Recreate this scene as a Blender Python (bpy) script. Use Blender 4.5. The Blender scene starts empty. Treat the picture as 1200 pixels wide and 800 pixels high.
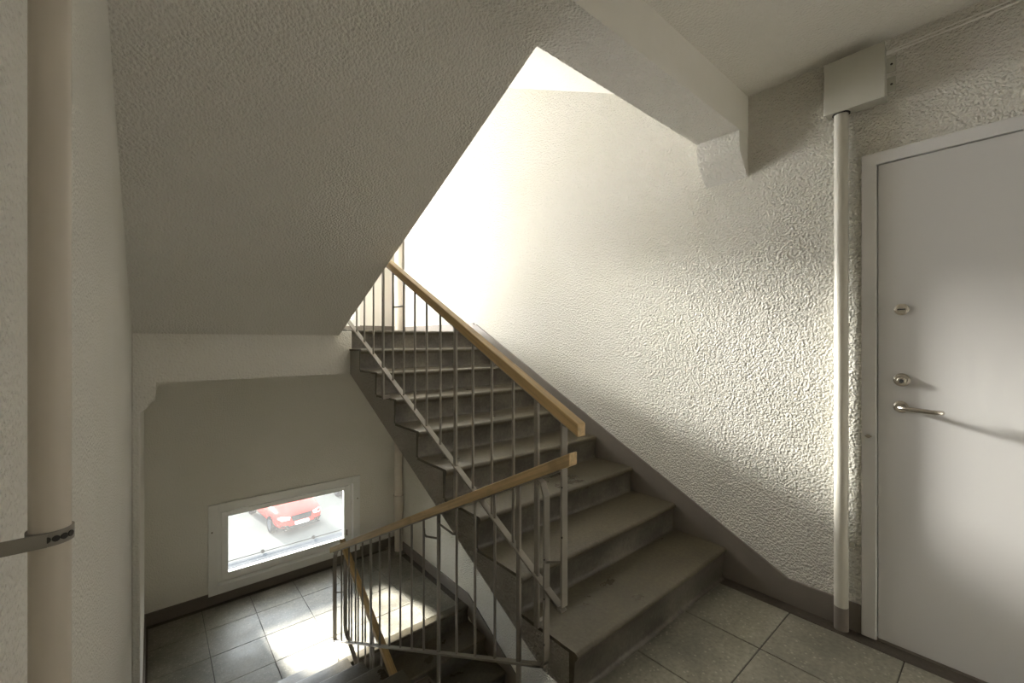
import bpy, bmesh, math, random
from mathutils import Vector, Matrix
random.seed(7)
S = bpy.context.scene
COL = S.collection
PI = math.pi

# ------------------------------------------------------------------ camera
FPX = 498.13                      # focal length in pixels of a 1200 px wide frame
YAW = math.radians(40.27)
EYE = 1.29
cd = bpy.data.cameras.new('camera'); cam = bpy.data.objects.new('camera', cd); COL.objects.link(cam)
cd.sensor_width = 36.0; cd.lens = 36.0 * FPX / 1200.0; cd.clip_start = 0.01; cd.clip_end = 500
cam.location = (0, 0, EYE); cam.rotation_euler = (PI / 2, 0, -YAW)
S.camera = cam

# ------------------------------------------------------------------ sky, sun, exposure
W = bpy.data.worlds.new('sky'); S.world = W; W.use_nodes = True
nt = W.node_tree; nt.nodes.clear()
wo = nt.nodes.new('ShaderNodeOutputWorld'); bg = nt.nodes.new('ShaderNodeBackground')
bg.inputs['Color'].default_value = (0.93, 0.97, 1.0, 1); bg.inputs['Strength'].default_value = 5.5
nt.links.new(bg.outputs[0], wo.inputs[0])
sd = bpy.data.lights.new('sun_offscreen', 'SUN'); sun = bpy.data.objects.new('sun_offscreen', sd); COL.objects.link(sun)
sd.energy = 44.0; sd.angle = math.radians(6.0); sd.color = (1.0, 0.95, 0.88)
SUN_DIR = Vector((0.90, -5.04, -1.43)).normalized()
sun.rotation_euler = SUN_DIR.to_track_quat('-Z', 'Y').to_euler()
sun.location = (0, 12, 8)
# daylight of the upper half landing's window, at the window itself (x 0.49-1.86, z 1.55-2.89, in the far wall)
UPPER_W = 66.0
ud = bpy.data.lights.new('window_upper_offscreen', 'AREA'); ud.shape = 'RECTANGLE'; ud.size = 1.30; ud.size_y = 1.28; ud.energy = UPPER_W; ud.color = (1.0, 0.985, 0.95)
uo = bpy.data.objects.new('window_upper_offscreen', ud); COL.objects.link(uo); uo.location = (1.1765, 5.19, 2.215); uo.rotation_euler = (-PI / 2, 0, 0)
S.view_settings.view_transform = 'Standard'; S.view_settings.look = 'None'
S.view_settings.gamma = 1.0; S.view_settings.use_curve_mapping = False
S.view_settings.exposure = 0.90
S.cycles.use_denoising = True
S.cycles.max_bounces = 16; S.cycles.diffuse_bounces = 10; S.cycles.transparent_max_bounces = 16
S.cycles.caustics_reflective = False; S.cycles.caustics_refractive = False
S.cycles.sample_clamp_indirect = 8.0

# ------------------------------------------------------------------ layout (metres)
XR = 2.40          # right wall
XL = -0.09         # left wall
YF = 5.15          # far wall with the windows
YB = -1.00         # wall behind the camera
ZC = 2.58          # landing ceiling
F2F = 2.71         # storey height
ZH = -1.325        # lower half landing
ZU = 1.385         # upper half landing
XA, XB = 1.095, 1.165    # edges of the stair well
XRAIL = 1.13

# ------------------------------------------------------------------ materials
def nodes(name):
    m = bpy.data.materials.new(name); m.use_nodes = True
    t = m.node_tree
    b = t.nodes['Principled BSDF']
    return m, t, b
def N(t, typ, **kw):
    n = t.nodes.new(typ)
    for k, v in kw.items():
        if k in n.inputs.keys(): n.inputs[k].default_value = v
        else: setattr(n, k, v)
    return n
def coords(t):
    g = N(t, 'ShaderNodeNewGeometry')
    return g.outputs['Position']
def ramp(t, src, stops):
    r = N(t, 'ShaderNodeValToRGB'); t.links.new(src, r.inputs[0])
    e = r.color_ramp.elements
    while len(e) < len(stops): e.new(0.5)
    for el, (p, c) in zip(e, stops):
        el.position = p; el.color = (*c, 1)
    return r.outputs[0]
def mixc(t, fac, a, b, mode='MIX'):
    x = N(t, 'ShaderNodeMix', data_type='RGBA', blend_type=mode)
    for i, s in ((0, fac), (6, a), (7, b)):
        if hasattr(s, 'default_value') or hasattr(s, 'is_linked'): t.links.new(s, x.inputs[i])
        else: x.inputs[i].default_value = s if i == 0 else (*s, 1)
    return x.outputs[2]
def scaled(c, k): return tuple(min(1, v * k) for v in c)

def plaster(name, col, scale=55, dist=0.006, stain=0.12, tint=(0.80, 0.79, 0.66), rough=0.75, spec=0.25):
    m, t, b = nodes(name); P = coords(t)
    n1 = N(t, 'ShaderNodeTexNoise', Scale=scale, Detail=3.0, Roughness=0.55); t.links.new(P, n1.inputs['Vector'])
    n2 = N(t, 'ShaderNodeTexNoise', Scale=scale * 2.6, Detail=2.0); t.links.new(P, n2.inputs['Vector'])
    v = N(t, 'ShaderNodeTexVoronoi', feature='SMOOTH_F1', Scale=scale * 0.9); t.links.new(P, v.inputs['Vector'])
    a = N(t, 'ShaderNodeMath', operation='ADD'); t.links.new(n1.outputs['Fac'], a.inputs[0]); t.links.new(v.outputs['Distance'], a.inputs[1])
    a2 = N(t, 'ShaderNodeMath', operation='MULTIPLY_ADD'); t.links.new(n2.outputs['Fac'], a2.inputs[0]); a2.inputs[1].default_value = 0.3; t.links.new(a.outputs[0], a2.inputs[2])
    bp = N(t, 'ShaderNodeBump', Strength=1.0, Distance=dist); t.links.new(a2.outputs[0], bp.inputs['Height'])
    t.links.new(bp.outputs[0], b.inputs['Normal'])
    s = N(t, 'ShaderNodeTexNoise', Scale=1.6, Detail=4.0); t.links.new(P, s.inputs['Vector'])
    f = ramp(t, s.outputs['Fac'], [(0.42, (0, 0, 0)), (0.75, (1, 1, 1))])
    mf = N(t, 'ShaderNodeMath', operation='MULTIPLY'); t.links.new(f, mf.inputs[0]); mf.inputs[1].default_value = stain
    c = mixc(t, mf.outputs[0], col, tuple(col[i] * tint[i] for i in range(3)))
    t.links.new(c, b.inputs['Base Color'])
    b.inputs['Roughness'].default_value = rough; b.inputs['Specular IOR Level'].default_value = spec
    return m
def paint(name, col, rough=0.45, noise=0.06, metal=0.0, scale=14, bump=0.0, spec=0.5):
    m, t, b = nodes(name); P = coords(t)
    n = N(t, 'ShaderNodeTexNoise', Scale=scale, Detail=4.0); t.links.new(P, n.inputs['Vector'])
    c = mixc(t, n.outputs['Fac'], scaled(col, 1 - noise), scaled(col, 1 + noise))
    t.links.new(c, b.inputs['Base Color'])
    b.inputs['Roughness'].default_value = rough; b.inputs['Metallic'].default_value = metal
    b.inputs['Specular IOR Level'].default_value = spec
    if bump:
        bp = N(t, 'ShaderNodeBump', Strength=0.6, Distance=bump); t.links.new(n.outputs['Fac'], bp.inputs['Height']); t.links.new(bp.outputs[0], b.inputs['Normal'])
    return m
def terrazzo(name, col, chips=0.5, rough=0.45, dirt=0.35):
    m, t, b = nodes(name); P = coords(t)
    n = N(t, 'ShaderNodeTexNoise', Scale=3.2, Detail=6.0, Roughness=0.62); t.links.new(P, n.inputs['Vector'])
    base = mixc(t, ramp(t, n.outputs['Fac'], [(0.35, (0, 0, 0)), (0.68, (1, 1, 1))]), scaled(col, 1 - dirt), scaled(col, 1 + dirt * 0.6))
    v = N(t, 'ShaderNodeTexVoronoi', Scale=75.0); t.links.new(P, v.inputs['Vector'])
    sx = N(t, 'ShaderNodeSeparateColor'); t.links.new(v.outputs['Color'], sx.inputs[0])
    lt = ramp(t, sx.outputs[0], [(0.80, (0, 0, 0)), (0.84, (1, 1, 1))])
    dk = ramp(t, sx.outputs[1], [(0.86, (0, 0, 0)), (0.90, (1, 1, 1))])
    core = ramp(t, v.outputs['Distance'], [(0.25, (1, 1, 1)), (0.45, (0, 0, 0))])
    lt2 = N(t, 'ShaderNodeMath', operation='MULTIPLY'); t.links.new(lt, lt2.inputs[0]); t.links.new(core, lt2.inputs[1])
    dk2 = N(t, 'ShaderNodeMath', operation='MULTIPLY'); t.links.new(dk, dk2.inputs[0]); t.links.new(core, dk2.inputs[1])
    l3 = N(t, 'ShaderNodeMath', operation='MULTIPLY'); t.links.new(lt2.outputs[0], l3.inputs[0]); l3.inputs[1].default_value = chips
    d3 = N(t, 'ShaderNodeMath', operation='MULTIPLY'); t.links.new(dk2.outputs[0], d3.inputs[0]); d3.inputs[1].default_value = chips
    c1 = mixc(t, l3.outputs[0], base, scaled(col, 2.4)); c2 = mixc(t, d3.outputs[0], c1, scaled(col, 0.35))
    n4 = N(t, 'ShaderNodeTexNoise', Scale=60.0, Detail=3.0); t.links.new(P, n4.inputs['Vector'])
    c3 = mixc(t, ramp(t, n4.outputs['Fac'], [(0.3, (0.72, 0.72, 0.72)), (0.7, (1, 1, 1))]), (0, 0, 0), c2)
    t.links.new(c3, b.inputs['Base Color'])
    rr = ramp(t, n.outputs['Fac'], [(0.3, (rough - 0.1,) * 3), (0.7, (rough + 0.15,) * 3)])
    t.links.new(rr, b.inputs['Roughness'])
    bp = N(t, 'ShaderNodeBump', Strength=0.35, Distance=0.002); t.links.new(n4.outputs['Fac'], bp.inputs['Height']); t.links.new(bp.outputs[0], b.inputs['Normal'])
    return m
def wood(name, col, tilt, rough=0.4):
    m, t, b = nodes(name); P = coords(t)
    m0 = N(t, 'ShaderNodeMapping'); m0.inputs['Rotation'].default_value = (tilt, 0, 0); t.links.new(P, m0.inputs[0])
    mp = N(t, 'ShaderNodeMapping'); mp.inputs['Scale'].default_value = (70, 2.2, 70); t.links.new(m0.outputs[0], mp.inputs[0])
    n = N(t, 'ShaderNodeTexNoise', Scale=1.0, Detail=5.0, Distortion=0.6); t.links.new(mp.outputs[0], n.inputs['Vector'])
    w = N(t, 'ShaderNodeTexNoise', Scale=7.0, Detail=2.0); t.links.new(P, w.inputs['Vector'])
    c = mixc(t, ramp(t, n.outputs['Fac'], [(0.3, (0, 0, 0)), (0.7, (1, 1, 1))]), scaled(col, 0.72), scaled(col, 1.12))
    c2 = mixc(t, ramp(t, w.outputs['Fac'], [(0.62, (0, 0, 0)), (0.72, (0.6, 0.6, 0.6))]), c, scaled(col, 0.6))
    t.links.new(c2, b.inputs['Base Color']); b.inputs['Roughness'].default_value = rough
    return m
WALLC = (0.84, 0.82, 0.775)
M = dict(
    stucco=plaster('stucco_coarse', WALLC, 122, 0.0085),
    stucco_right=plaster('stucco_yellowed', (0.84, 0.815, 0.75), 118, 0.017, stain=0.30, tint=(0.90, 0.90, 0.78)),
    stucco_near=plaster('stucco_near', WALLC, 190, 0.005),
    stucco_soft=plaster('stucco_soft', WALLC, 100, 0.0035, stain=0.2),
    beam_soft=plaster('beam_soft_plaster', WALLC, 100, 0.0045, stain=0.2),
    stucco_rough=plaster('stucco_rough', WALLC, 112, 0.012),
    stringer=plaster('stringer_render', (0.45, 0.42, 0.38), 130, 0.014, stain=0.6),
    ceil=plaster('ceiling_plaster', WALLC, 110, 0.004),
    plain=plaster('beam_plaster', WALLC, 30, 0.0008, stain=0.2),
    skirt=paint('skirting_paint', (0.19, 0.165, 0.143), 0.5, 0.10, bump=0.001),
    tile=terrazzo('terrazzo_tile', (0.25, 0.235, 0.19), 0.34, 0.40, 0.35),
    grout=paint('grout', (0.05, 0.044, 0.036), 0.8, 0.2),
    border=terrazzo('terrazzo_border', (0.085, 0.068, 0.052), 0.15, 0.5, 0.4),
    tread=terrazzo('stair_terrazzo', (0.118, 0.100, 0.066), 0.12, 0.34, 0.30),
    riser=terrazzo('stair_riser', (0.16, 0.142, 0.115), 0.10, 0.40, 0.55),
    metal=paint('railing_paint', (0.27, 0.248, 0.215), 0.42, 0.10, scale=30),
    chip=paint('chipped_metal', (0.03, 0.025, 0.022), 0.7, 0.2),
    pine=wood('pine_handrail', (0.60, 0.42, 0.20), -0.47),
    pine_down=wood('pine_handrail_down', (0.60, 0.43, 0.22), 0.46),
    door=paint('door_paint', (0.60, 0.59, 0.585), 0.42, 0.02, scale=3),
    doorframe=paint('door_frame_paint', (0.64, 0.63, 0.625), 0.42, 0.02, scale=3),
    chrome=paint('brushed_nickel', (0.60, 0.56, 0.50), 0.22, 0.05, metal=1.0),
    dark=paint('dark_gap', (0.02, 0.018, 0.016), 0.7, 0.1),
    box=paint('box_paint', (0.50, 0.49, 0.43), 0.5, 0.03),
    duct=paint('duct_paint', (0.52, 0.50, 0.44), 0.45, 0.03),
    pipe=paint('pipe_paint', (0.60, 0.545, 0.475), 0.45, 0.04),
    cable=paint('cable_white', (0.92, 0.90, 0.86), 0.5, 0.02),
    white=paint('window_white', (0.88, 0.88, 0.87), 0.35, 0.015),
    asphalt=paint('pale_asphalt', (0.045, 0.048, 0.047), 0.95, 0.08, scale=3, spec=0.0),
    red=paint('car_red', (0.22, 0.014, 0.010), 0.5, 0.03, spec=0.12),
    blue=paint('car_blue', (0.03, 0.04, 0.075), 0.3, 0.03),
    black=paint('black_plastic', (0.006, 0.007, 0.008), 0.8, 0.1, spec=0.0),
    matt_black=paint('matt_black', (0.003, 0.003, 0.003), 0.9, 0.1, spec=0.0),
    carglass=paint('car_glass', (0.03, 0.035, 0.04), 0.1, 0.02),
    lampglass=paint('headlight_glass', (0.45, 0.45, 0.45), 0.15, 0.02),
    tyre=paint('tyre', (0.006, 0.006, 0.007), 0.9, 0.1, spec=0.0),
    plate=paint('plate_white', (0.7, 0.7, 0.7), 0.4, 0.01),
    lead=paint('lead_sill', (0.030, 0.034, 0.040), 0.9, 0.1, spec=0.0),
    opal=paint('opal_glass', (0.85, 0.84, 0.8), 0.3, 0.01),
)
def hazy_pane(name, lo, hi):
    """glass with a greasy bloom: mostly clear, a share of the light is scattered"""
    m = bpy.data.materials.new(name); m.use_nodes = True; t = m.node_tree; t.nodes.clear()
    o = N(t, 'ShaderNodeOutputMaterial')
    tr = N(t, 'ShaderNodeBsdfTransparent', Color=(0.97, 0.985, 0.98, 1))
    tl = N(t, 'ShaderNodeBsdfTranslucent', Color=(0.86, 0.87, 0.88, 1))
    gl = N(t, 'ShaderNodeBsdfGlossy', Roughness=0.05)
    n = N(t, 'ShaderNodeTexNoise', Scale=5.0, Detail=3.0); t.links.new(coords(t), n.inputs['Vector'])
    f = ramp(t, n.outputs['Fac'], [(0.3, (lo,) * 3), (0.7, (hi,) * 3)])
    a = N(t, 'ShaderNodeMixShader'); t.links.new(f, a.inputs[0]); t.links.new(tr.outputs[0], a.inputs[1]); t.links.new(tl.outputs[0], a.inputs[2])
    fr = N(t, 'ShaderNodeFresnel', IOR=1.4)
    b = N(t, 'ShaderNodeMixShader'); t.links.new(fr.outputs[0], b.inputs[0]); t.links.new(a.outputs[0], b.inputs[1]); t.links.new(gl.outputs[0], b.inputs[2])
    t.links.new(b.outputs[0], o.inputs[0])
    return m
M['pane'] = hazy_pane('hazy_pane', 0.008, 0.011)
M['frosted'] = hazy_pane('frosted_pane', 0.56, 0.62)

# ------------------------------------------------------------------ mesh helpers
def link(name, me, parent=None):
    o = bpy.data.objects.new(name, me); COL.objects.link(o)
    if parent is not None: o.parent = parent
    return o
def mesh(name, bm, mats, parent=None, smooth=False, bevel=0.0, seg=2):
    bmesh.ops.recalc_face_normals(bm, faces=bm.faces)
    me = bpy.data.meshes.new(name); bm.to_mesh(me); bm.free()
    for m in (mats if isinstance(mats, (list, tuple)) else [mats]): me.materials.append(M[m])
    if smooth:
        for p in me.polygons: p.use_smooth = True
        if smooth != 'all': me.set_sharp_from_angle(angle=math.radians(40))
    o = link(name, me, parent)
    if bevel:
        b = o.modifiers.new('bevel', 'BEVEL'); b.width = bevel; b.segments = seg; b.limit_method = 'ANGLE'
    return o
def empty(name, loc=(0, 0, 0)):
    o = bpy.data.objects.new(name, None); COL.objects.link(o); o.location = loc; o.empty_display_size = 0.1
    return o
def tag(o, label=None, cat=None, group=None, kind=None):
    if label: o['label'] = label
    if cat: o['category'] = cat
    if group: o['group'] = group
    if kind: o['kind'] = kind
    return o
def box(bm, x0, x1, y0, y1, z0, z1, mi=0):
    vs = [bm.verts.new((x, y, z)) for x in (x0, x1) for y in (y0, y1) for z in (z0, z1)]
    for f in ((0, 1, 3, 2), (4, 6, 7, 5), (0, 4, 5, 1), (2, 3, 7, 6), (0, 2, 6, 4), (1, 5, 7, 3)):
        bm.faces.new([vs[i] for i in f]).material_index = mi
def prism(bm, poly, lo, hi, axis='x', mi=0, side_mi=None):
    """poly is a list of 2-d points, extruded from lo to hi along axis"""
    def p3(p, h):
        return {'x': (h, p[0], p[1]), 'y': (p[0], h, p[1]), 'z': (p[0], p[1], h)}[axis]
    a = [bm.verts.new(p3(p, lo)) for p in poly]; b = [bm.verts.new(p3(p, hi)) for p in poly]
    n = len(poly)
    bm.faces.new(a).material_index = mi; bm.faces.new(b).material_index = mi
    for i in range(n):
        f = bm.faces.new((a[i], a[(i + 1) % n], b[(i + 1) % n], b[i]))
        f.material_index = side_mi[i] if side_mi else mi
def tube(bm, pts, r, n=12, cap=True, flat=None):
    """tube along a polyline; flat=(a,b): rectangular section instead, a along x"""
    rings = []
    for i, p in enumerate(pts):
        p = Vector(p)
        d0 = (p - Vector(pts[i - 1])).normalized() if i else None
        d1 = (Vector(pts[i + 1]) - p).normalized() if i < len(pts) - 1 else None
        d = (d0 + d1).normalized() if d0 is not None and d1 is not None else (d0 if d0 is not None else d1)
        k = 1.0
        if d0 is not None and d1 is not None: k = 1 / max(0.5, d.dot(d1))
        up = Vector((1, 0, 0)) if abs(d.x) < 0.9 else Vector((0, 0, 1))
        s = (up - d * up.dot(d)).normalized(); q = d.cross(s)
        if flat:
            a, b = flat[0] / 2, flat[1] / 2 * k
            rings.append([bm.verts.new(p + s * x + q * y) for x, y in ((-a, -b), (a, -b), (a, b), (-a, b))])
        else:
            rings.append([bm.verts.new(p + (s * math.cos(2 * PI * j / n) + q * math.sin(2 * PI * j / n)) * r) for j in range(n)])
    for a, b in zip(rings, rings[1:]):
        m = len(a)
        for j in range(m): bm.faces.new((a[j], a[(j + 1) % m], b[(j + 1) % m], b[j]))
    if cap:
        bm.faces.new(rings[0]); bm.faces.new(rings[-1])
def disc(bm, c, axis, r, h, n=24):
    c = Vector(c); a = Vector(axis).normalized()
    tube(bm, [c, c + a * h], r, n)
def holed(bm, u0, u1, v0, v1, holes, place):
    """rectangle with rectangular holes as boxes; place(u0,u1,v0,v1) -> box args"""
    us = sorted({u0, u1, *[h[0] for h in holes], *[h[1] for h in holes]})
    vs = sorted({v0, v1, *[h[2] for h in holes], *[h[3] for h in holes]})
    for a, b in zip(us, us[1:]):
        run = None
        for c, d in zip(vs, vs[1:]):
            inside = any(h[0] <= a and b <= h[1] and h[2] <= c and d <= h[3] for h in holes)
            if inside:
                if run: box(bm, *place(a, b, *run)); run = None
            else: run = (run[0], d) if run else (c, d)
        if run: box(bm, *place(a, b, *run))

# ------------------------------------------------------------------ walls
ZLO, ZHI = -2.9, 4.9
DOOR = (-0.56, 0.4345, -0.006, 2.105)       # outer size of the door frame on the right wall (y0,y1,z0,z1)
WX0, WX1 = 0.424, 1.929
WIN1 = (WX0, WX1, -1.235, -0.334)
WIN2 = (WX0, WX1, 1.475, 2.955)
def opening(w): return (w[0] + 0.07, w[1] - 0.07, w[2] + 0.07, w[3] - 0.07)
bm = bmesh.new()
holed(bm, YB - 0.2, YF, ZLO, ZHI, [(DOOR[0] + 0.02, DOOR[1] - 0.02, DOOR[2], DOOR[3] - 0.02)], lambda a, b, c, d: (XR, XR + 0.2, a, b, c, d))
tag(mesh('wall_right', bm, 'stucco_right'), 'cream rough plaster wall beside the stairs and the grey door', 'wall', kind='structure')
bm = bmesh.new()
holed(bm, XL - 0.2, XR + 0.2, ZLO, ZHI, [opening(WIN1), opening(WIN2)], lambda a, b, c, d: (a, b, YF, YF + 0.32, c, d))
tag(mesh('wall_far', bm, 'stucco_soft'), 'pale plaster wall with the low window above the tiled landing', 'wall', kind='structure')
bm = bmesh.new()
box(bm, XL - 0.2, XL, YB - 0.2, YF, ZLO, ZHI)
wl = tag(mesh('wall_left', bm, 'stucco_near'), 'rough plaster wall behind the slim vertical pipe', 'wall', kind='structure')
bm = bmesh.new(); box(bm, XL, -0.052, 3.325, YF, ZH, 1.02)
tag(mesh('trim_1', bm, 'stucco_soft', bevel=0.008), 'shallow plaster pilaster at the side of the tiled landing', 'pilaster', kind='structure')
bm = bmesh.new(); box(bm, XL, XR, YB - 0.2, YB, ZLO, ZHI)
tag(mesh('wall_back', bm, 'stucco_soft'), 'plain plaster wall closing the landing behind the door', 'wall', kind='structure')
bm = bmesh.new(); box(bm, XL - 0.2, XR + 0.2, YB - 0.2, YF + 0.32, ZHI, ZHI + 0.15)
tag(mesh('ceiling_upper', bm, 'ceil'), 'plaster ceiling closing the top of the stairwell', 'ceiling', kind='structure')
bm = bmesh.new(); box(bm, XL - 0.2, XR + 0.2, YB - 0.2, YF + 0.32, ZLO - 0.15, ZLO + 0.19)
tag(mesh('floor_bottom', bm, 'border'), 'dark floor at the bottom of the stairwell', 'floor', kind='structure')

# ------------------------------------------------------------------ landing ceiling and beam
bm = bmesh.new(); box(bm, XL, XR, YB, 1.035, ZC, F2F - 0.012)
tag(mesh('ceiling', bm, 'ceil'), 'flat beige plaster ceiling over the door landing', 'ceiling', kind='structure')
BY0, BY1, BZ = 0.905, 1.130, 2.372
bm = bmesh.new()
x1 = XR - 0.11
def haunch(bm, z, xw, s, y0, y1, mi):
    """stepped bracket at the wall end of a beam; s=-1 grows towards -x"""
    p = [(xw, z + 0.02), (xw + s * 0.11, z + 0.02), (xw + s * 0.105, z - 0.105), (xw, z - 0.215)]
    prism(bm, p, y0, y1, 'y', mi)
box(bm, XL, XR, BY0, BY1, BZ, ZC + 0.03)
for f in bm.faces:
    if abs(f.calc_center_median().y - BY0) < 1e-4: f.material_index = 1
haunch(bm, BZ, XR, -1, BY0 + 0.002, BY1 - 0.002, 0)
for f in bm.faces:
    if f.calc_center_median().z < BZ and abs(f.calc_center_median().y - BY0) < 0.004: f.material_index = 1
beam = tag(mesh('ceiling_beam', bm, ['stucco_rough', 'plain']), 'plaster beam crossing the ceiling with a bracket at the wall', 'beam', kind='structure')

# ------------------------------------------------------------------ floors with tiles
tile_cache = {}
def tile_mesh(w, d, mat):
    k = (round(w, 3), round(d, 3), mat)
    if k not in tile_cache:
        b = bmesh.new(); g = 0.0022; t = 0.012; c = 0.0015
        x0, x1, y0, y1 = g, w - g, g, d - g
        lo = [b.verts.new(p) for p in ((x0, y0, -t), (x1, y0, -t), (x1, y1, -t), (x0, y1, -t))]
        mi = [b.verts.new(p) for p in ((x0, y0, -c), (x1, y0, -c), (x1, y1, -c), (x0, y1, -c))]
        hi = [b.verts.new(p) for p in ((x0 + c, y0 + c, 0), (x1 - c, y0 + c, 0), (x1 - c, y1 - c, 0), (x0 + c, y1 - c, 0))]
        for A, B in ((lo, mi), (mi, hi)):
            for i in range(4): b.faces.new((A[i], A[(i + 1) % 4], B[(i + 1) % 4], B[i]))
        b.faces.new(hi); b.faces.new(lo)
        bmesh.ops.recalc_face_normals(b, faces=b.faces)
        me = bpy.data.meshes.new('tile'); b.to_mesh(me); b.free(); me.materials.append(M[mat])
        tile_cache[k] = me
    return tile_cache[k]
def tiles(parent, xs, ys, z, mat):
    for a, b in zip(xs, xs[1:]):
        for c, d in zip(ys, ys[1:]):
            o = link('tile', tile_mesh(b - a, d - c, mat), parent)
            o.location = (a, c, z + random.uniform(-0.0006, 0.0006))
def slab(name, x0, x1, y0, y1, z, th, label, tx, ty, mat='tile', notch=False):
    bm = bmesh.new(); box(bm, x0, x1, ty[0], y1, z - th, z - 0.004); box(bm, x0, XA if notch else x1, y0, ty[0], z - th, z - 0.004)
    for f in bm.faces:
        if f.calc_center_median().z > z - 0.01: f.material_index = 1
    o = tag(mesh(name, bm, ['stucco', 'grout']), label, 'floor', kind='structure')
    # plain cast margin round the tiles
    yy = ty[0] if notch else y0
    for a, b, c, d in ((x0, tx[0], yy, y1), (tx[-1], x1, yy, y1), (x0 if notch else tx[0], XA if notch else tx[-1], y0, ty[0]), (tx[0], tx[-1], ty[-1], y1)):
        if b - a > 0.004 and d - c > 0.004:
            bm = bmesh.new(); box(bm, a, b, c, d, z - 0.02, z - 0.0008); mesh('margin_strip', bm, 'border', o)
    tiles(o, tx, ty, z, mat)
    return o
floor = slab('floor', XL, XR, YB, 1.045, 0.0, 0.18, 'worn terrazzo tile floor in front of the grey door',
             [-0.05, 0.35, 0.75, 1.15, 1.55, 1.95, 2.318], [-0.915, -0.515, -0.115, 0.285, 0.69, 1.03])
hl = slab('floor_lower', XL, XR, 3.47, YF, ZH, 0.20, 'sunlit terrazzo tile landing below the low window',
          [-0.03, 0.37, 0.77, 1.175, 1.575, 1.975, 2.33], [3.575, 3.90, 4.30, 4.715, 5.09], 'tile', True)
ul = slab('floor_upper', XL, XR, 3.40, YF, ZU, 0.20, 'half landing at the top of the stair flight',
          [-0.03, 0.37, 0.77, 1.175, 1.575, 1.975, 2.33], [3.50, 3.90, 4.30, 4.715, 5.09])
# edge beam under the upper half landing with its bracket at the left wall
bm = bmesh.new(); box(bm, XL, XB + 0.02, 3.322, 3.56, 1.04, ZU - 0.015); haunch(bm, 1.04, XL, 1, 3.3225, 3.55, 0)
tag(mesh('landing_beam', bm, 'beam_soft', bevel=0.006), 'plaster edge beam under the half landing above the window', 'beam', kind='structure')
bm = bmesh.new(); box(bm, XB + 0.02, XR, 3.36, 3.56, 1.04, ZU - 0.19)
mesh('beam_end', bm, 'stucco_soft', ul)
# half landing of the storey above
bm = bmesh.new(); box(bm, XL, XR, 3.44, YF, ZU + F2F - 0.36, ZU + F2F)
tag(mesh('ceiling_landing', bm, 'stucco_soft'), 'pale plaster underside of the next half landing', 'ceiling', kind='structure')

# ------------------------------------------------------------------ stair flights
def step_profile(r, g, back):
    o = 0.020
    P = [(o - 0.016, -r), (o - 0.009, -r + 0.002), (o - 0.003, -r + 0.007), (o, -r + 0.016),
         (0.012, -0.034), (0.004, -0.024), (0.0, -0.015), (0.001, -0.008), (0.005, -0.003), (0.013, 0.0),
         (g + o - 0.012, 0.0), (g + back, 0.0), (g + back, -0.014), (o + 0.02, -0.014), (o + 0.02, -r)]
    return P
def step_mesh(r, g, x0, x1, back=0.024):
    bm = bmesh.new(); P = step_profile(r, g, back)
    si = [1 if i in (0, 1, 2, 3) else 0 for i in range(len(P))]
    # a few slices across, so the worn nose can dip a little in the middle
    n = 7; rings = []
    for k in range(n):
        t = k / (n - 1); x = x0 + (x1 - x0) * t; wear = 0.004 * math.sin(PI * t) ** 1.5
        rings.append([bm.verts.new((x, y, z - (wear if 4 <= i <= 9 else 0))) for i, (y, z) in enumerate(P)])
    m = len(P)
    for A, B in zip(rings, rings[1:]):
        for i in range(m):
            f = bm.faces.new((A[i], A[(i + 1) % m], B[(i + 1) % m], B[i])); f.material_index = si[i]; f.smooth = True
    bm.faces.new(rings[0]); bm.faces.new(rings[-1])
    bmesh.ops.recalc_face_normals(bm, faces=bm.faces)
    me = bpy.data.meshes.new('step'); bm.to_mesh(me); bm.free(); me.materials.append(M['tread']); me.materials.append(M['riser'])
    me.set_sharp_from_angle(angle=math.radians(35))
    return me
def flight(label, x0, x1, y0, z0, first, rise, going, n, sgn, soffit, mats=('stringer', 'stucco'), inner=None, group=None, seat=None):
    """y0: nose of the first step, z0: floor it starts from; climbs towards sgn*y.
    soffit: two (y,z) points of the underside line in world space"""
    t = empty('stair_flight', (0, y0, z0))
    tag(t, label, 'stairs', group)
    me1 = step_mesh(first, going, x0, x1); me = step_mesh(rise, going, x0, x1)
    z = 0
    for k in range(n):
        z += first if k == 0 else rise
        last = k == n - 1
        o = link('step', (me1 if k == 0 else me) if not last else step_mesh(rise, 0.10, x0, x1, 0.0), t)
        o.location = (0, sgn * going * k, z)
        if sgn < 0: o.rotation_euler = (0, 0, PI); o.location.x = x0 + x1
    # body under the steps, cut to steps on top and straight below
    inset = 0.006
    a, b = (x0, x1)
    P = []; z = 0
    for k in range(n):
        zz = z + (first if k == 0 else rise)
        P += [(sgn * (going * k + 0.030), z - 0.010 if k else -0.0), (sgn * (going * k + 0.030), zz - 0.010)]
        z = zz
    yend = sgn * (going * (n - 1) + (0.048 if seat else 0.075))
    (ya, za), (yb, zb) = soffit
    ya -= y0; yb -= y0; za -= z0; zb -= z0
    if seat:      # upper end sits on a beam: (y of the beam face, z of the beam top)
        P += [(yend, z - 0.010), (yend, seat[1] - z0), (yb, seat[1] - z0), (yb, zb), (ya, za)]
    else: P += [(yend, z - 0.010), (yend, zb - 0.0), (yb, zb), (ya, za)]
    bm = bmesh.new()
    m = len(P); mi = [0] * m; mi[-2] = 1; mi[-3] = 1; mi[-1] = 1
    prism(bm, P, a + (inset if inner == 'lo' else 0), b - (inset if inner == 'hi' else 0), 'x', 0, mi)
    w = mesh('waist_slab', bm, list(mats), t)
    return t
R1 = (ZU - 0.166) / 8
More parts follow.
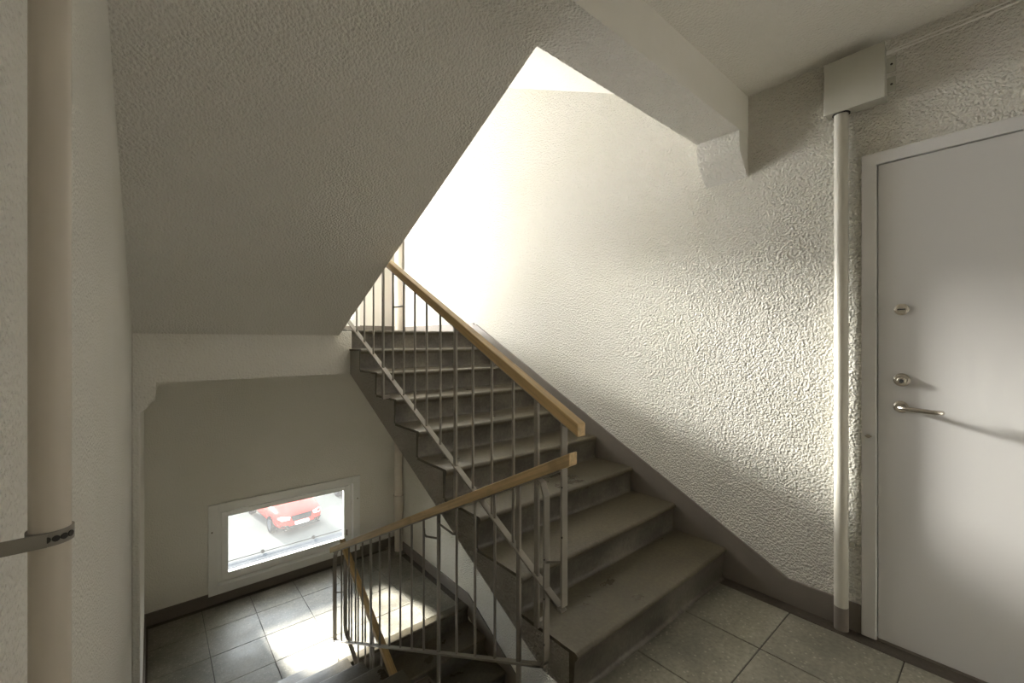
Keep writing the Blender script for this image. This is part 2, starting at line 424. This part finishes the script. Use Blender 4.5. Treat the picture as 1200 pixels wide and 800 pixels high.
up = flight('dark worn concrete stairs climbing beside the rough wall from the door landing', XB, XR, 1.012, 0.0, 0.166, R1, 0.295, 9, 1,
            ((1.195, 0.0), (3.33, 1.045)), inner='lo')
lo_r = flight('dark concrete stairs descending from the sunlit tile landing', XB, XR, 3.49 - 8 * 0.295, ZH - 9 * 0.1505, 0.1505, 0.1505, 0.295, 9, 1,
              ((1.32, ZH - 9 * 0.1505), (3.48, ZH - 0.34)), inner='lo')
nx_r = flight('stairs overhead whose pale underside meets the rough wall', XB, XR, 1.012, F2F, 0.166, R1, 0.295, 9, 1,
              ((1.13, 2.668), (3.37, 3.766)), mats=('stucco', 'stucco_soft'), inner='lo')
# left flights climb towards the camera
RL = 0.1472
lo_l = flight('dark concrete stairs going down from the door landing beside the pipe wall', XL, XA, 1.08 + 0.2985 * 8, ZH, RL, RL, 0.2985, 9, -1,
              ((3.36, ZH), (1.11, -0.30)), inner='hi')
nx_l = flight('stairs overhead with broad stippled underside above the low window', XL, XA, 3.475, ZU, RL, RL, 0.2985, 9, -1,
              ((3.33, 1.333), (1.129, 2.392)), mats=('stucco', 'stucco'), inner='hi', seat=(1.129, 2.609))

# ------------------------------------------------------------------ skirting
def skirt(name, poly, lo, hi, axis, mat, label):
    bm = bmesh.new(); prism(bm, poly, lo, hi, axis)
    return tag(mesh(name, bm, mat, bevel=0.002, seg=1), label, 'baseboard', kind='structure')
sk = lambda y: 0.251 + 0.505 * (y - 0.974)
yk = 0.974 - (0.251 - 0.122) / 0.505
skirt('baseboard_right', [(DOOR[1] + 0.001, -0.005), (DOOR[1] + 0.001, 0.122), (yk, 0.122), (3.36, sk(3.36)), (3.40, sk(3.36)), (3.40, ZU - 0.1), (1.2, -0.005)],
      XR - 0.010, XR + 0.01, 'x', 'skirt', 'dark brown painted skirting stepping up the wall beside the stairs')
sk2 = lambda y: ZH + 0.115 + 0.508 * (y - 3.50)
skirt('baseboard_lower', [(1.3, sk2(1.3) - 0.5), (1.3, sk2(1.3)), (3.50, sk2(3.50)), (YF, ZH + 0.115), (YF, ZH - 0.02), (3.49, ZH - 0.1)],
      XR - 0.010, XR + 0.01, 'x', 'skirt', 'grey painted skirting along the wall below the stair flight')
skirt('baseboard_far', [(YF - 0.012, ZH - 0.01), (YF - 0.012, ZH + 0.115), (YF + 0.01, ZH + 0.115), (YF + 0.01, ZH - 0.01)], -0.052, XR - 0.01, 'x', 'skirt', 'grey painted skirting below the low window')
skirt('baseboard_left', [(-0.06, ZH - 0.01), (-0.06, ZH + 0.115), (-0.041, ZH + 0.115), (-0.041, ZH - 0.01)], 3.6, YF - 0.012, 'y', 'skirt', 'short grey painted skirting at the left end of the tiled landing')
skirt('baseboard_landing', [(3.40, ZU - 0.02), (3.40, ZU + 0.085), (YF, ZU + 0.085), (YF, ZU - 0.02)], XR - 0.010, XR + 0.01, 'x', 'skirt', 'brown painted skirting on the upper half landing beside the rough wall')
skirt('baseboard_upper', [(YF - 0.012, ZU - 0.01), (YF - 0.012, ZU + 0.10), (YF + 0.01, ZU + 0.10), (YF + 0.01, ZU - 0.01)], XL, XR - 0.01, 'x', 'skirt', 'grey painted skirting on the upper half landing')

# ------------------------------------------------------------------ windows
def window(name, w, label, rail, glass):
    t = tag(empty(name, (0, 0, 0)), label, 'window', kind='structure')
    x0, x1, z0, z1 = w; o0, o1, oz0, oz1 = opening(w)
    pl = lambda y0, y1: (lambda a, b, c, d: (a, b, y0, y1, c, d))
    bm = bmesh.new(); holed(bm, x0, x1, z0, z1, [(o0 + 0.012, o1 - 0.012, oz0 + 0.012, oz1 - 0.012)], pl(YF - 0.018, YF + 0.001)); mesh('casing', bm, 'white', t, bevel=0.003)
    bm = bmesh.new(); holed(bm, o0, o1, oz0, oz1, [(o0 + 0.012, o1 - 0.012, oz0 + 0.012, oz1 - 0.012)], pl(YF, YF + 0.12)); mesh('reveal_lining', bm, 'white', t)
    f0, f1, g0, g1 = o0 + 0.012, o1 - 0.012, oz0 + 0.012, oz1 - 0.012
    bm = bmesh.new(); holed(bm, f0, f1, g0, g1, [(f0 + 0.05, f1 - 0.05, g0 + 0.05, g1 - 0.05)], pl(YF + 0.055, YF + 0.12)); mesh('frame', bm, 'white', t, bevel=0.004)
    s0, s1, h0, h1 = f0 + 0.03, f1 - 0.03, g0 + 0.03, g1 - 0.03
    bm = bmesh.new(); holed(bm, s0, s1, h0, h1, [(s0 + 0.06, s1 - 0.06, h0 + 0.055, h1 - 0.05)], pl(YF + 0.042, YF + 0.095)); sa = mesh('sash', bm, 'white', t, bevel=0.004)
    bm = bmesh.new(); box(bm, s0 + 0.055, s1 - 0.055, YF + 0.068, YF + 0.074, h0 + 0.05, h1 - 0.045); mesh('pane', bm, glass, t)
    for sx in (x0 + 0.03, x1 - 0.03):
        bm = bmesh.new(); disc(bm, (sx, YF - 0.018, z0 + (z1 - z0) * 0.70), (0, -1, 0), 0.008, 0.003, 10); mesh('screw_cap', bm, 'metal', t)
    bm = bmesh.new(); box(bm, s1 - 0.035, s1 - 0.02, YF + 0.034, YF + 0.043, h0 + 0.08, h0 + 0.15); mesh('hinge', bm, 'metal', sa, bevel=0.002)
    if rail:
        zz = h0 + 0.125
        bm = bmesh.new(); tube(bm, [(s0 + 0.05, YF + 0.135, zz), (s1 - 0.05, YF + 0.135, zz)], 0.0045, 8); rr = mesh('wire', bm, 'matt_black', t)
        for q in (0.30, 0.705):
            bm = bmesh.new(); disc(bm, (s0 + (s1 - s0) * q, YF + 0.122, zz + 0.006), (0, 1, 0), 0.018, 0.02, 14); mesh('knob', bm, 'matt_black', t)
        bm = bmesh.new(); box(bm, f0, f1, YF + 0.12, YF + 0.36, g0 + 0.0, g0 + 0.035); mesh('outer_sill', bm, 'lead', t)
    return t
window('window_1', WIN1, 'low white framed window with hazy glass above the tiled landing', True, 'pane')
window('window_2', WIN2, 'tall white framed window lighting the upper half landing', False, 'frosted')
for w, nm in ((WIN1, 'window_lower_sky_portal'), (WIN2, 'window_upper_sky_offscreen')):      # sky portals: emit nothing, guide sky sampling through the two openings
    ld = bpy.data.lights.new(nm, 'AREA'); ld.shape = 'RECTANGLE'
    o = opening(w); ld.size = o[1] - o[0]; ld.size_y = o[3] - o[2]; ld.cycles.is_portal = True
    lo = bpy.data.objects.new(nm, ld); COL.objects.link(lo)
    lo.location = ((o[0] + o[1]) / 2, YF + 0.31, (o[2] + o[3]) / 2); lo.rotation_euler = (-PI / 2, 0, 0)

# ------------------------------------------------------------------ door
d = tag(empty('door_1', (XR, -0.06, 0)), 'light grey steel apartment door with white frame and two locks', 'door', kind='structure')
def dpart(name, bm, mat, parent=None, **k):
    o = mesh(name, bm, mat, **k)
    o.parent = parent if parent is not None else d
    o.matrix_parent_inverse = Matrix.Translation((-XR, 0.06, 0))
    return o
y0, y1, z0, z1 = DOOR; fw = 0.052
bm = bmesh.new(); prism(bm, [(y0, 0), (y0, z1), (y1, z1), (y1, 0), (y1 - fw, 0), (y1 - fw, z1 - fw), (y0 + fw, z1 - fw), (y0 + fw, 0)], XR - 0.016, XR + 0.07, 'x')
dpart('door_frame', bm, 'doorframe', bevel=0.003)
bm = bmesh.new(); box(bm, XR - 0.007, XR + 0.045, y0 + fw + 0.003, y1 - fw - 0.003, 0.010, z1 - fw - 0.003)
leaf = dpart('door_leaf', bm, 'door', bevel=0.003)
bm = bmesh.new(); box(bm, XR + 0.046, XR + 0.06, y0 + 0.03, y1 - 0.03, 0.0, z1 - 0.03); dpart('door_rebate', bm, 'dark')
bm = bmesh.new(); box(bm, XR - 0.008, XR + 0.05, y0 + fw, y1 - fw, 0.0, 0.010); dpart('threshold', bm, 'skirt')
XD = XR - 0.007
def rosette(name, y, z, r, inner, slot):
    bm = bmesh.new(); disc(bm, (XD, y, z), (-1, 0, 0), r, 0.006, 32); disc(bm, (XD - 0.006, y, z), (-1, 0, 0), r * 0.82, 0.004, 32)
    o = dpart(name, bm, 'chrome', smooth=True, bevel=0.0015)
    return o
rosette('upper_lock', 0.303, 1.424, 0.024, 0, 0)
bm = bmesh.new(); box(bm, XD - 0.0125, XD - 0.009, 0.290, 0.316, 1.4215, 1.4265); dpart('key_slot', bm, 'dark')
rosette('cylinder_lock', 0.302, 1.130, 0.0275, 0, 0)
bm = bmesh.new(); disc(bm, (XD - 0.008, 0.302, 1.127), (-1, 0, 0), 0.0145, 0.010, 24); dpart('lock_cylinder', bm, 'chrome', smooth=True, bevel=0.002)
bm = bmesh.new(); disc(bm, (XD - 0.0175, 0.302, 1.125), (-1, 0, 0), 0.008, 0.002, 20); dpart('keyhole', bm, 'dark')
rosette('handle_rose', 0.305, 1.017, 0.0245, 0, 0)
bm = bmesh.new()
tube(bm, [(XD - 0.006, 0.305, 1.017), (XD - 0.030, 0.305, 1.017), (XD - 0.043, 0.302, 1.017), (XD - 0.052, 0.293, 1.0165), (XD - 0.055, 0.280, 1.016), (XD - 0.055, 0.215, 1.012), (XD - 0.053, 0.198, 1.011), (XD - 0.046, 0.186, 1.0105), (XD - 0.036, 0.181, 1.010)], 0.0095, 16)
dpart('lever_handle', bm, 'chrome', smooth=True)
bm = bmesh.new(); tube(bm, [(XR - 0.0165, 0.4095, 0.878), (XR - 0.024, 0.4095, 0.878)], 0.008, 16); box(bm, XR - 0.0185, XR - 0.016, 0.398, 0.421, 0.8755, 0.8805); dpart('door_stud', bm, 'chrome', smooth=True)

# ------------------------------------------------------------------ duct, junction box, cables on the right wall
PX, PY, PR = XR - 0.035, 0.5015, 0.0265
t = tag(empty('wall_duct', (PX, PY, 0)), 'slim grey vertical conduit pipe between the rough wall and the door', 'conduit')
def child(par, name, bm, mat, **k):
    o = mesh(name, bm, mat, **k); o.parent = par; o.matrix_parent_inverse = Matrix.Translation(-Vector(par.location)); return o
bm = bmesh.new(); tube(bm, [(PX, PY, 0.103), (PX, PY, 2.325)], PR, 32); child(t, 'duct_tube', bm, 'duct', smooth=True)
bm = bmesh.new(); tube(bm, [(PX, PY, -0.001), (PX, PY, 0.103)], PR + 0.0004, 32); tag(child(t, 'painted_foot', bm, 'skirt', smooth=True), 'brown painted foot')
bm = bmesh.new(); box(bm, XR - 0.012, XR + 0.001, 0.458, 0.478, 0.368, 0.392); child(t, 'pipe_clip', bm, 'duct', bevel=0.002)
t = tag(empty('junction_box', (XR, 0.452, 2.31)), 'flat grey metal junction box on the wall at the top of the conduit', 'junction box')
BXF = XR - 0.075
bm = bmesh.new(); box(bm, BXF + 0.008, XR, 0.350, 0.555, 2.312, 2.536); child(t, 'box_body', bm, 'box', bevel=0.002)
bm = bmesh.new(); box(bm, BXF, BXF + 0.010, 0.347, 0.558, 2.309, 2.539); child(t, 'box_cover', bm, 'box', bevel=0.002)
bm = bmesh.new(); tube(bm, [(PX, PY, 2.3075), (PX, PY, 2.313)], PR + 0.006, 32); child(t, 'grommet', bm, 'dark', smooth=True)
for zz in (2.435, 2.350):
    bm = bmesh.new(); box(bm, XR - 0.006, XR + 0.001, 0.322, 0.351, zz, zz + 0.062); lug = child(t, 'lug', bm, 'box', bevel=0.001)
    bm = bmesh.new(); disc(bm, (XR - 0.006, 0.335, zz + 0.031), (-1, 0, 0), 0.0045, 0.002, 12); s = mesh('screw', bm, 'chip'); s.parent = lug
for k, (dz, sag, lab) in enumerate(((0.012, 0.000, 'thin white cable running highest along the wall under the ceiling'), (0.004, -0.012, 'thin white cable sagging in the middle of three under the ceiling'), (-0.004, -0.003, 'thin white cable running lowest along the wall under the ceiling'))):
    bm = bmesh.new(); pts = []
    for i in range(15):
        q = i / 14; y = 0.352 - q * 1.60
        pts.append((XR - 0.016 - 0.004 * k, y, 2.508 + dz + 0.012 * min(1, q * 4) + sag * math.sin(min(1, q * 3) * PI)))
    tube(bm, pts, 0.0028, 8); tag(mesh('cable', bm, 'cable', smooth=True), lab, 'cable', 'cables under the ceiling')

# ------------------------------------------------------------------ pipes
def strap(bm, c, r, w, th=0.0025):
    tube(bm, [(c[0], c[1], c[2] - w / 2), (c[0], c[1], c[2] + w / 2)], r + th, 28)
HX, HY, HR = -0.0575, 0.462, 0.0112
t = tag(empty('heating_pipe', (HX, HY, 0)), 'slim beige vertical pipe standing close against the rough side wall', 'pipe')
bm = bmesh.new(); tube(bm, [(HX, HY, 0.0), (HX, HY, ZC)], HR, 32); child(t, 'pipe_tube', bm, 'pipe', smooth=True)
bm = bmesh.new(); strap(bm, (HX, HY, 1.147), HR, 0.010, 0.0015); box(bm, XL, HX, HY - HR - 0.0022, HY - HR - 0.0005, 1.142, 1.152); st = child(t, 'pipe_strap', bm, 'metal', smooth=True)
for a in range(5):
    an = -PI * 0.62 + a * 0.36; dv = Vector((math.cos(an), math.sin(an), 0))
    bm = bmesh.new(); disc(bm, Vector((HX, HY, 1.147)) + dv * (HR + 0.001), dv, 0.0022, 0.0012, 10); o = mesh('strap_hole', bm, 'chip'); o.parent = st
def drain(z0, z1, label, collar):
    cx, cy, r = 2.352, 4.965, 0.050
    t = tag(empty('drain_pipe', (cx, cy, z0)), label, 'pipe')
    bm = bmesh.new(); tube(bm, [(cx, cy, z0), (cx, cy, z1)], r, 32); child(t, 'pipe_tube', bm, 'pipe', smooth=True)
    bm = bmesh.new(); n = 32
    prof = [(r + 0.001, 0.10), (r + 0.003, 0.14), (r + 0.013, 0.18), (r + 0.013, 0.34), (r + 0.016, 0.345), (r + 0.016, 0.36), (r + 0.001, 0.361)]
    rings = [[bm.verts.new((cx + q * math.cos(2 * PI * j / n), cy + q * math.sin(2 * PI * j / n), z0 + collar - 0.36 + h)) for j in range(n)] for q, h in prof]
    for A, B in zip(rings, rings[1:]):
        for j in range(n): bm.faces.new((A[j], A[(j + 1) % n], B[(j + 1) % n], B[j]))
    child(t, 'pipe_socket', bm, 'pipe', smooth=True)
    bm = bmesh.new(); box(bm, cx - 0.10, XR, cy - 0.12, YF - 0.012, z0, z0 + 0.012); child(t, 'floor_pad', bm, 'tile', bevel=0.003)
drain(ZH, ZU - 0.19, 'beige drain pipe with socket collar standing in the corner of the tiled landing', 0.70)
drain(ZU, ZU + F2F - 0.35, 'beige drain pipe standing in the corner of the upper half landing', 0.70)

# ------------------------------------------------------------------ railings
def railing(label, x, ya, yb, htop, hbar, bal, posts, enda, endb, hooks, stub_side, rail_ends, straight=False):
    """htop(y): underside of the handrail, hbar(y): bottom bar; bal/posts: y positions; enda/endb: flat end posts"""
    t = tag(empty('stair_railing', (x, (ya + yb) / 2, hbar((ya + yb) / 2))), label, 'railing')
    y0, y1 = rail_ends; s = (htop(y1) - htop(y0)) / (y1 - y0); h = 0.046; w = 0.042
    bm = bmesh.new(); prism(bm, [(y0, htop(y0)), (y1, htop(y1)), (y1, htop(y1) + h), (y0, htop(y0) + h)], x - w / 2, x + w / 2, 'x'); child(t, 'handrail', bm, 'pine' if s > 0 else 'pine_down', bevel=0.004)
    bm = bmesh.new(); prism(bm, [(y0 + 0.06, htop(y0 + 0.06) - 0.006), (y1 - 0.06, htop(y1 - 0.06) - 0.006), (y1 - 0.06, htop(y1 - 0.06) + 0.001), (y0 + 0.06, htop(y0 + 0.06) + 0.001)], x - 0.015, x + 0.015, 'x'); child(t, 'rail_strip', bm, 'metal')
    b0, b1 = enda, endb
    bm = bmesh.new(); tube(bm, [(x, b0, hbar(b0)), (x, b1, hbar(b1))], 0, flat=(0.030, 0.009)); child(t, 'bottom_bar', bm, 'metal', bevel=0.0015)
    for y in bal:
        bm = bmesh.new(); j = random.uniform(-0.004, 0.004)
        zt, zb = htop(y) - 0.001, hbar(y)
        tube(bm, [(x, y, zb - 0.002), (x + j * 0.5, y + j, zb + (zt - zb) * 0.5), (x, y, zt)], 0.0062, 10); child(t, 'baluster', bm, 'metal', smooth=True)
    for y in posts:
        bm = bmesh.new(); zt, zb = htop(y) - 0.001, hbar(y) - 0.20
        tube(bm, [(x, y, zb), (x, y, zt)], 0, flat=(0.012, 0.022)); xs = x + stub_side * (abs(XA - x) if stub_side < 0 else abs(XB - x))
        box(bm, min(x, xs + stub_side * 0.012), max(x, xs + stub_side * 0.012), y - 0.009, y + 0.009, zb, zb + 0.022)
        child(t, 'post', bm, 'metal', bevel=0.002)
    for y, top in ((enda, 1), (endb, 1)):
        inw = 1 if y == min(enda, endb) else -1
        zb, zt = hbar(y), htop(y)
        pts = [(x, y + inw * 0.06, hbar(y + inw * 0.06)), (x, y + inw * 0.018, hbar(y + inw * 0.018) - 0.0), (x, y, zb + 0.022), (x, y, zb + (zt - zb) * 0.5), (x, y, zt - 0.08), (x, y + inw * 0.018, htop(y + inw * 0.018) - 0.025), (x, y + inw * 0.045, htop(y + inw * 0.045) - 0.002)]
        if straight: pts = pts[:4] + [(x, y, zt + 0.002)]
        bm = bmesh.new(); tube(bm, pts, 0, flat=(0.030, 0.009)); e = child(t, 'end_post', bm, 'metal', bevel=0.0015)
        for k in range(3):
            zc = zb + 0.05 + random.random() * (zt - zb - 0.2); sy = random.choice((-1, 1)) * -inw
            bm = bmesh.new(); box(bm, x - 0.0155, x - 0.012, y - inw * 0.0050, y - inw * 0.001, zc, zc + random.uniform(0.003, 0.008)); o = mesh('paint_chip', bm, 'chip'); o.parent = e
    for (pa) in hooks:
        bm = bmesh.new(); tube(bm, pa, 0.0055, 10); child(t, 'hook', bm, 'metal', smooth=True)
    return t
X0 = XRAIL
hu = lambda y: 0.998 + 0.508 * (y - 1.034)
bu = lambda y: 0.391 + 0.5127 * (y - 1.185)
ub = [1.327, 1.470, 1.613, 1.903, 2.045, 2.180, 2.317, 2.465, 2.765, 2.925, 3.07]
hookz = lambda y, z: [(X0, y, z + 0.045), (X0, y, z + 0.012), (X0 + 0.004, y + 0.010, z), (X0 + 0.004, y + 0.14, z), (X0, y + 0.15, z + 0.012), (X0, y + 0.15, z + 0.05)]
railing('grey metal stair railing with pine handrail climbing beside the rough wall', X0, 1.045, 3.33, hu, bu, ub, [1.186, 1.760, 2.610], 1.045, 3.30,
        [hookz(2.315, 1.50)], 1, (0.962, 3.36), straight=True)
hlw = lambda y: 0.772 - 0.4956 * (y - 1.168)
blw = lambda y: 0.062 - 0.498 * (y - 1.158)
lb = [1.449, 1.596, 1.750, 2.078, 2.218, 2.363, 2.517, 2.663, 2.961, 3.093, 3.228, 3.393]
lr = railing('grey metal stair railing with pine handrail sloping down from the door landing', X0, 1.14, 3.56, hlw, blw, lb, [1.292, 1.920, 2.811], 1.135, 3.555,
        [[(X0, 2.074, 0.275), (X0, 2.070, 0.245), (X0, 2.05, 0.238), (X0, 1.93, 0.270)], [(X0, 1.915, 0.350), (X0 + 0.01, 1.80, 0.335), (XB, 1.77, 0.335)],
         [(X0, 1.138, 0.46), (X0, 1.044, 0.50)]], -1, (1.0, 3.615))
X3 = 1.185
h3 = lambda y: -0.40 + 0.53 * (y - 3.47)
b3 = lambda y: h3(y) - 0.62
railing('grey metal stair railing with pine handrail descending from the tiled landing', X3, 1.3, 3.47, h3, b3,
        [3.33, 3.19, 3.05, 2.77, 2.63, 2.49, 2.35, 2.07, 1.93, 1.79, 1.65], [2.91, 2.21, 1.51], 1.37, 3.47, [[(X3, 3.47, -0.72), (X0, 3.552, -0.74)]], 1, (1.3, 3.54))

# ------------------------------------------------------------------ outside: forecourt and parked cars
ZG = -6.4
bm = bmesh.new(); box(bm, -40, 50, YF + 0.34, 90, ZG - 0.3, ZG)
tag(mesh('ground', bm, 'asphalt'), 'pale asphalt forecourt outside the low window', 'ground', kind='structure')
def car(label, paintm, loc, rz):
    """front of the car at local y=0 facing -y, body runs to +y"""
    t = tag(empty('car', loc), label, 'car', 'cars parked outside the window')
    t.rotation_euler = (0, 0, rz)
    #            y     wb    zb   wm    zm    ws    zs    wr    zr
    st = [(0.00, 0.60, 0.30, 0.66, 0.50, 0.66, 0.66, 0.55, 0.72),
          (0.10, 0.76, 0.24, 0.82, 0.50, 0.80, 0.72, 0.62, 0.80),
          (0.35, 0.84, 0.22, 0.90, 0.52, 0.88, 0.80, 0.70, 0.90),
          (0.90, 0.86, 0.22, 0.92, 0.54, 0.91, 0.90, 0.72, 0.99),
          (1.25, 0.86, 0.22, 0.92, 0.54, 0.91, 0.94, 0.70, 1.05),
          (2.05, 0.86, 0.22, 0.92, 0.54, 0.91, 0.97, 0.60, 1.58),
          (3.00, 0.86, 0.22, 0.92, 0.54, 0.91, 0.99, 0.61, 1.62),
          (3.90, 0.86, 0.24, 0.92, 0.56, 0.90, 1.00, 0.58, 1.55),
          (4.35, 0.82, 0.28, 0.88, 0.58, 0.86, 0.98, 0.66, 1.05),
          (4.50, 0.70, 0.34, 0.80, 0.58, 0.78, 0.88, 0.62, 0.96)]
    bm = bmesh.new(); rings = []
    for y, wb, zb, wm, zm, ws, zs, wr, zr in st:
        half = [(0, zb), (wb, zb), (wm, zm), (ws, zs), (wr, zr), (0, zr + 0.03)]
        ring = [(x, z) for x, z in half] + [(-x, z) for x, z in half[-2:0:-1]]
        rings.append([bm.verts.new((x, y, z)) for x, z in ring])
    for A, B in zip(rings, rings[1:]):
        n = len(A)
        for j in range(n): bm.faces.new((A[j], A[(j + 1) % n], B[(j + 1) % n], B[j]))
    bm.faces.new(rings[0]); bm.faces.new(rings[-1])
    o = mesh('car_body', bm, paintm, t, smooth='all'); sm = o.modifiers.new('round', 'SUBSURF'); sm.levels = 2; sm.render_levels = 2
    def slabp(name, mat, pts, th=0.03):
        bm = bmesh.new(); a = [bm.verts.new((p[0], p[1] - 0.045, p[2])) for p in pts]; b = [bm.verts.new((p[0] * 0.97, p[1] + 0.09, p[2])) for p in pts]
        n = len(pts); bm.faces.new(a); bm.faces.new(b)
        for i in range(n): bm.faces.new((a[i], a[(i + 1) % n], b[(i + 1) % n], b[i]))
        return mesh(name, bm, mat, t, bevel=0.006)
    g = slabp('grille', 'black', [(-0.40, 0.015, 0.74), (-0.34, -0.012, 0.55), (0.34, -0.012, 0.55), (0.40, 0.015, 0.74)])
    for k in range(9):
        x = -0.32 + k * 0.08; bm = bmesh.new(); box(bm, x - 0.004, x + 0.004, -0.065, 0.02, 0.57, 0.725); o = mesh('grille_bar', bm, 'lead', g)
    slabp('number_plate', 'plate', [(-0.26, -0.035, 0.50), (-0.26, -0.035, 0.39), (0.26, -0.035, 0.39), (0.26, -0.035, 0.50)])
    slabp('lower_intake', 'black', [(-0.62, 0.01, 0.36), (-0.55, -0.02, 0.27), (0.55, -0.02, 0.27), (0.62, 0.01, 0.36)])
    slabp('bumper_trim', 'black', [(-0.72, 0.03, 0.265), (-0.70, 0.02, 0.235), (0.70, 0.02, 0.235), (0.72, 0.03, 0.265)])
    for s in (-1, 1):
        slabp('headlight', 'lampglass', [(s * 0.44, 0.015, 0.73), (s * 0.47, 0.0, 0.63), (s * 0.74, 0.09, 0.62), (s * 0.84, 0.26, 0.70), (s * 0.72, 0.16, 0.77)])
        slabp('fog_slot', 'black', [(s * 0.50, 0.0, 0.42), (s * 0.50, 0.0, 0.385), (s * 0.76, 0.08, 0.385), (s * 0.78, 0.08, 0.43)])
        bm = bmesh.new(); box(bm, s * 0.93, s * 1.10, 1.35, 1.45, 0.98, 1.12); mesh('wing_mirror', bm, paintm, t, bevel=0.03)
        for yy in (0.85, 3.55):
            bm = bmesh.new(); tube(bm, [(s * 0.72, yy, 0.33), (s * 0.935, yy, 0.33)], 0.33, 28); wh = mesh('wheel', bm, 'tyre', t, smooth=True)
            bm = bmesh.new(); tube(bm, [(s * 0.92, yy, 0.33), (s * 0.945, yy, 0.33)], 0.21, 20); mesh('hub_cap', bm, 'lead', wh, smooth=True)
        bm = bmesh.new(); prism(bm, [(1.55, 1.02), (3.95, 1.04), (3.55, 1.46), (2.15, 1.46)], s * 0.70, s * 0.84, 'x'); mesh('side_window', bm, 'carglass', t, bevel=0.01)
    bm = bmesh.new(); v = [(-0.66, 1.22, 1.06), (0.66, 1.22, 1.06), (0.54, 1.98, 1.54), (-0.54, 1.98, 1.54)]
    a = [bm.verts.new((p[0], p[1] - 0.02, p[2] + 0.02)) for p in v]; b = [bm.verts.new((p[0], p[1] + 0.03, p[2] - 0.03)) for p in v]
    bm.faces.new(a); bm.faces.new(b)
    for i in range(4): bm.faces.new((a[i], a[(i + 1) % 4], b[(i + 1) % 4], b[i]))
    mesh('windscreen', bm, 'carglass', t)
    return t
car('red car seen head on through the hazy low window', 'red', (4.62, 18.6, ZG), math.radians(6))
car('dark blue car parked beside the red car outside', 'blue', (8.0, 21.0, ZG), math.radians(6))
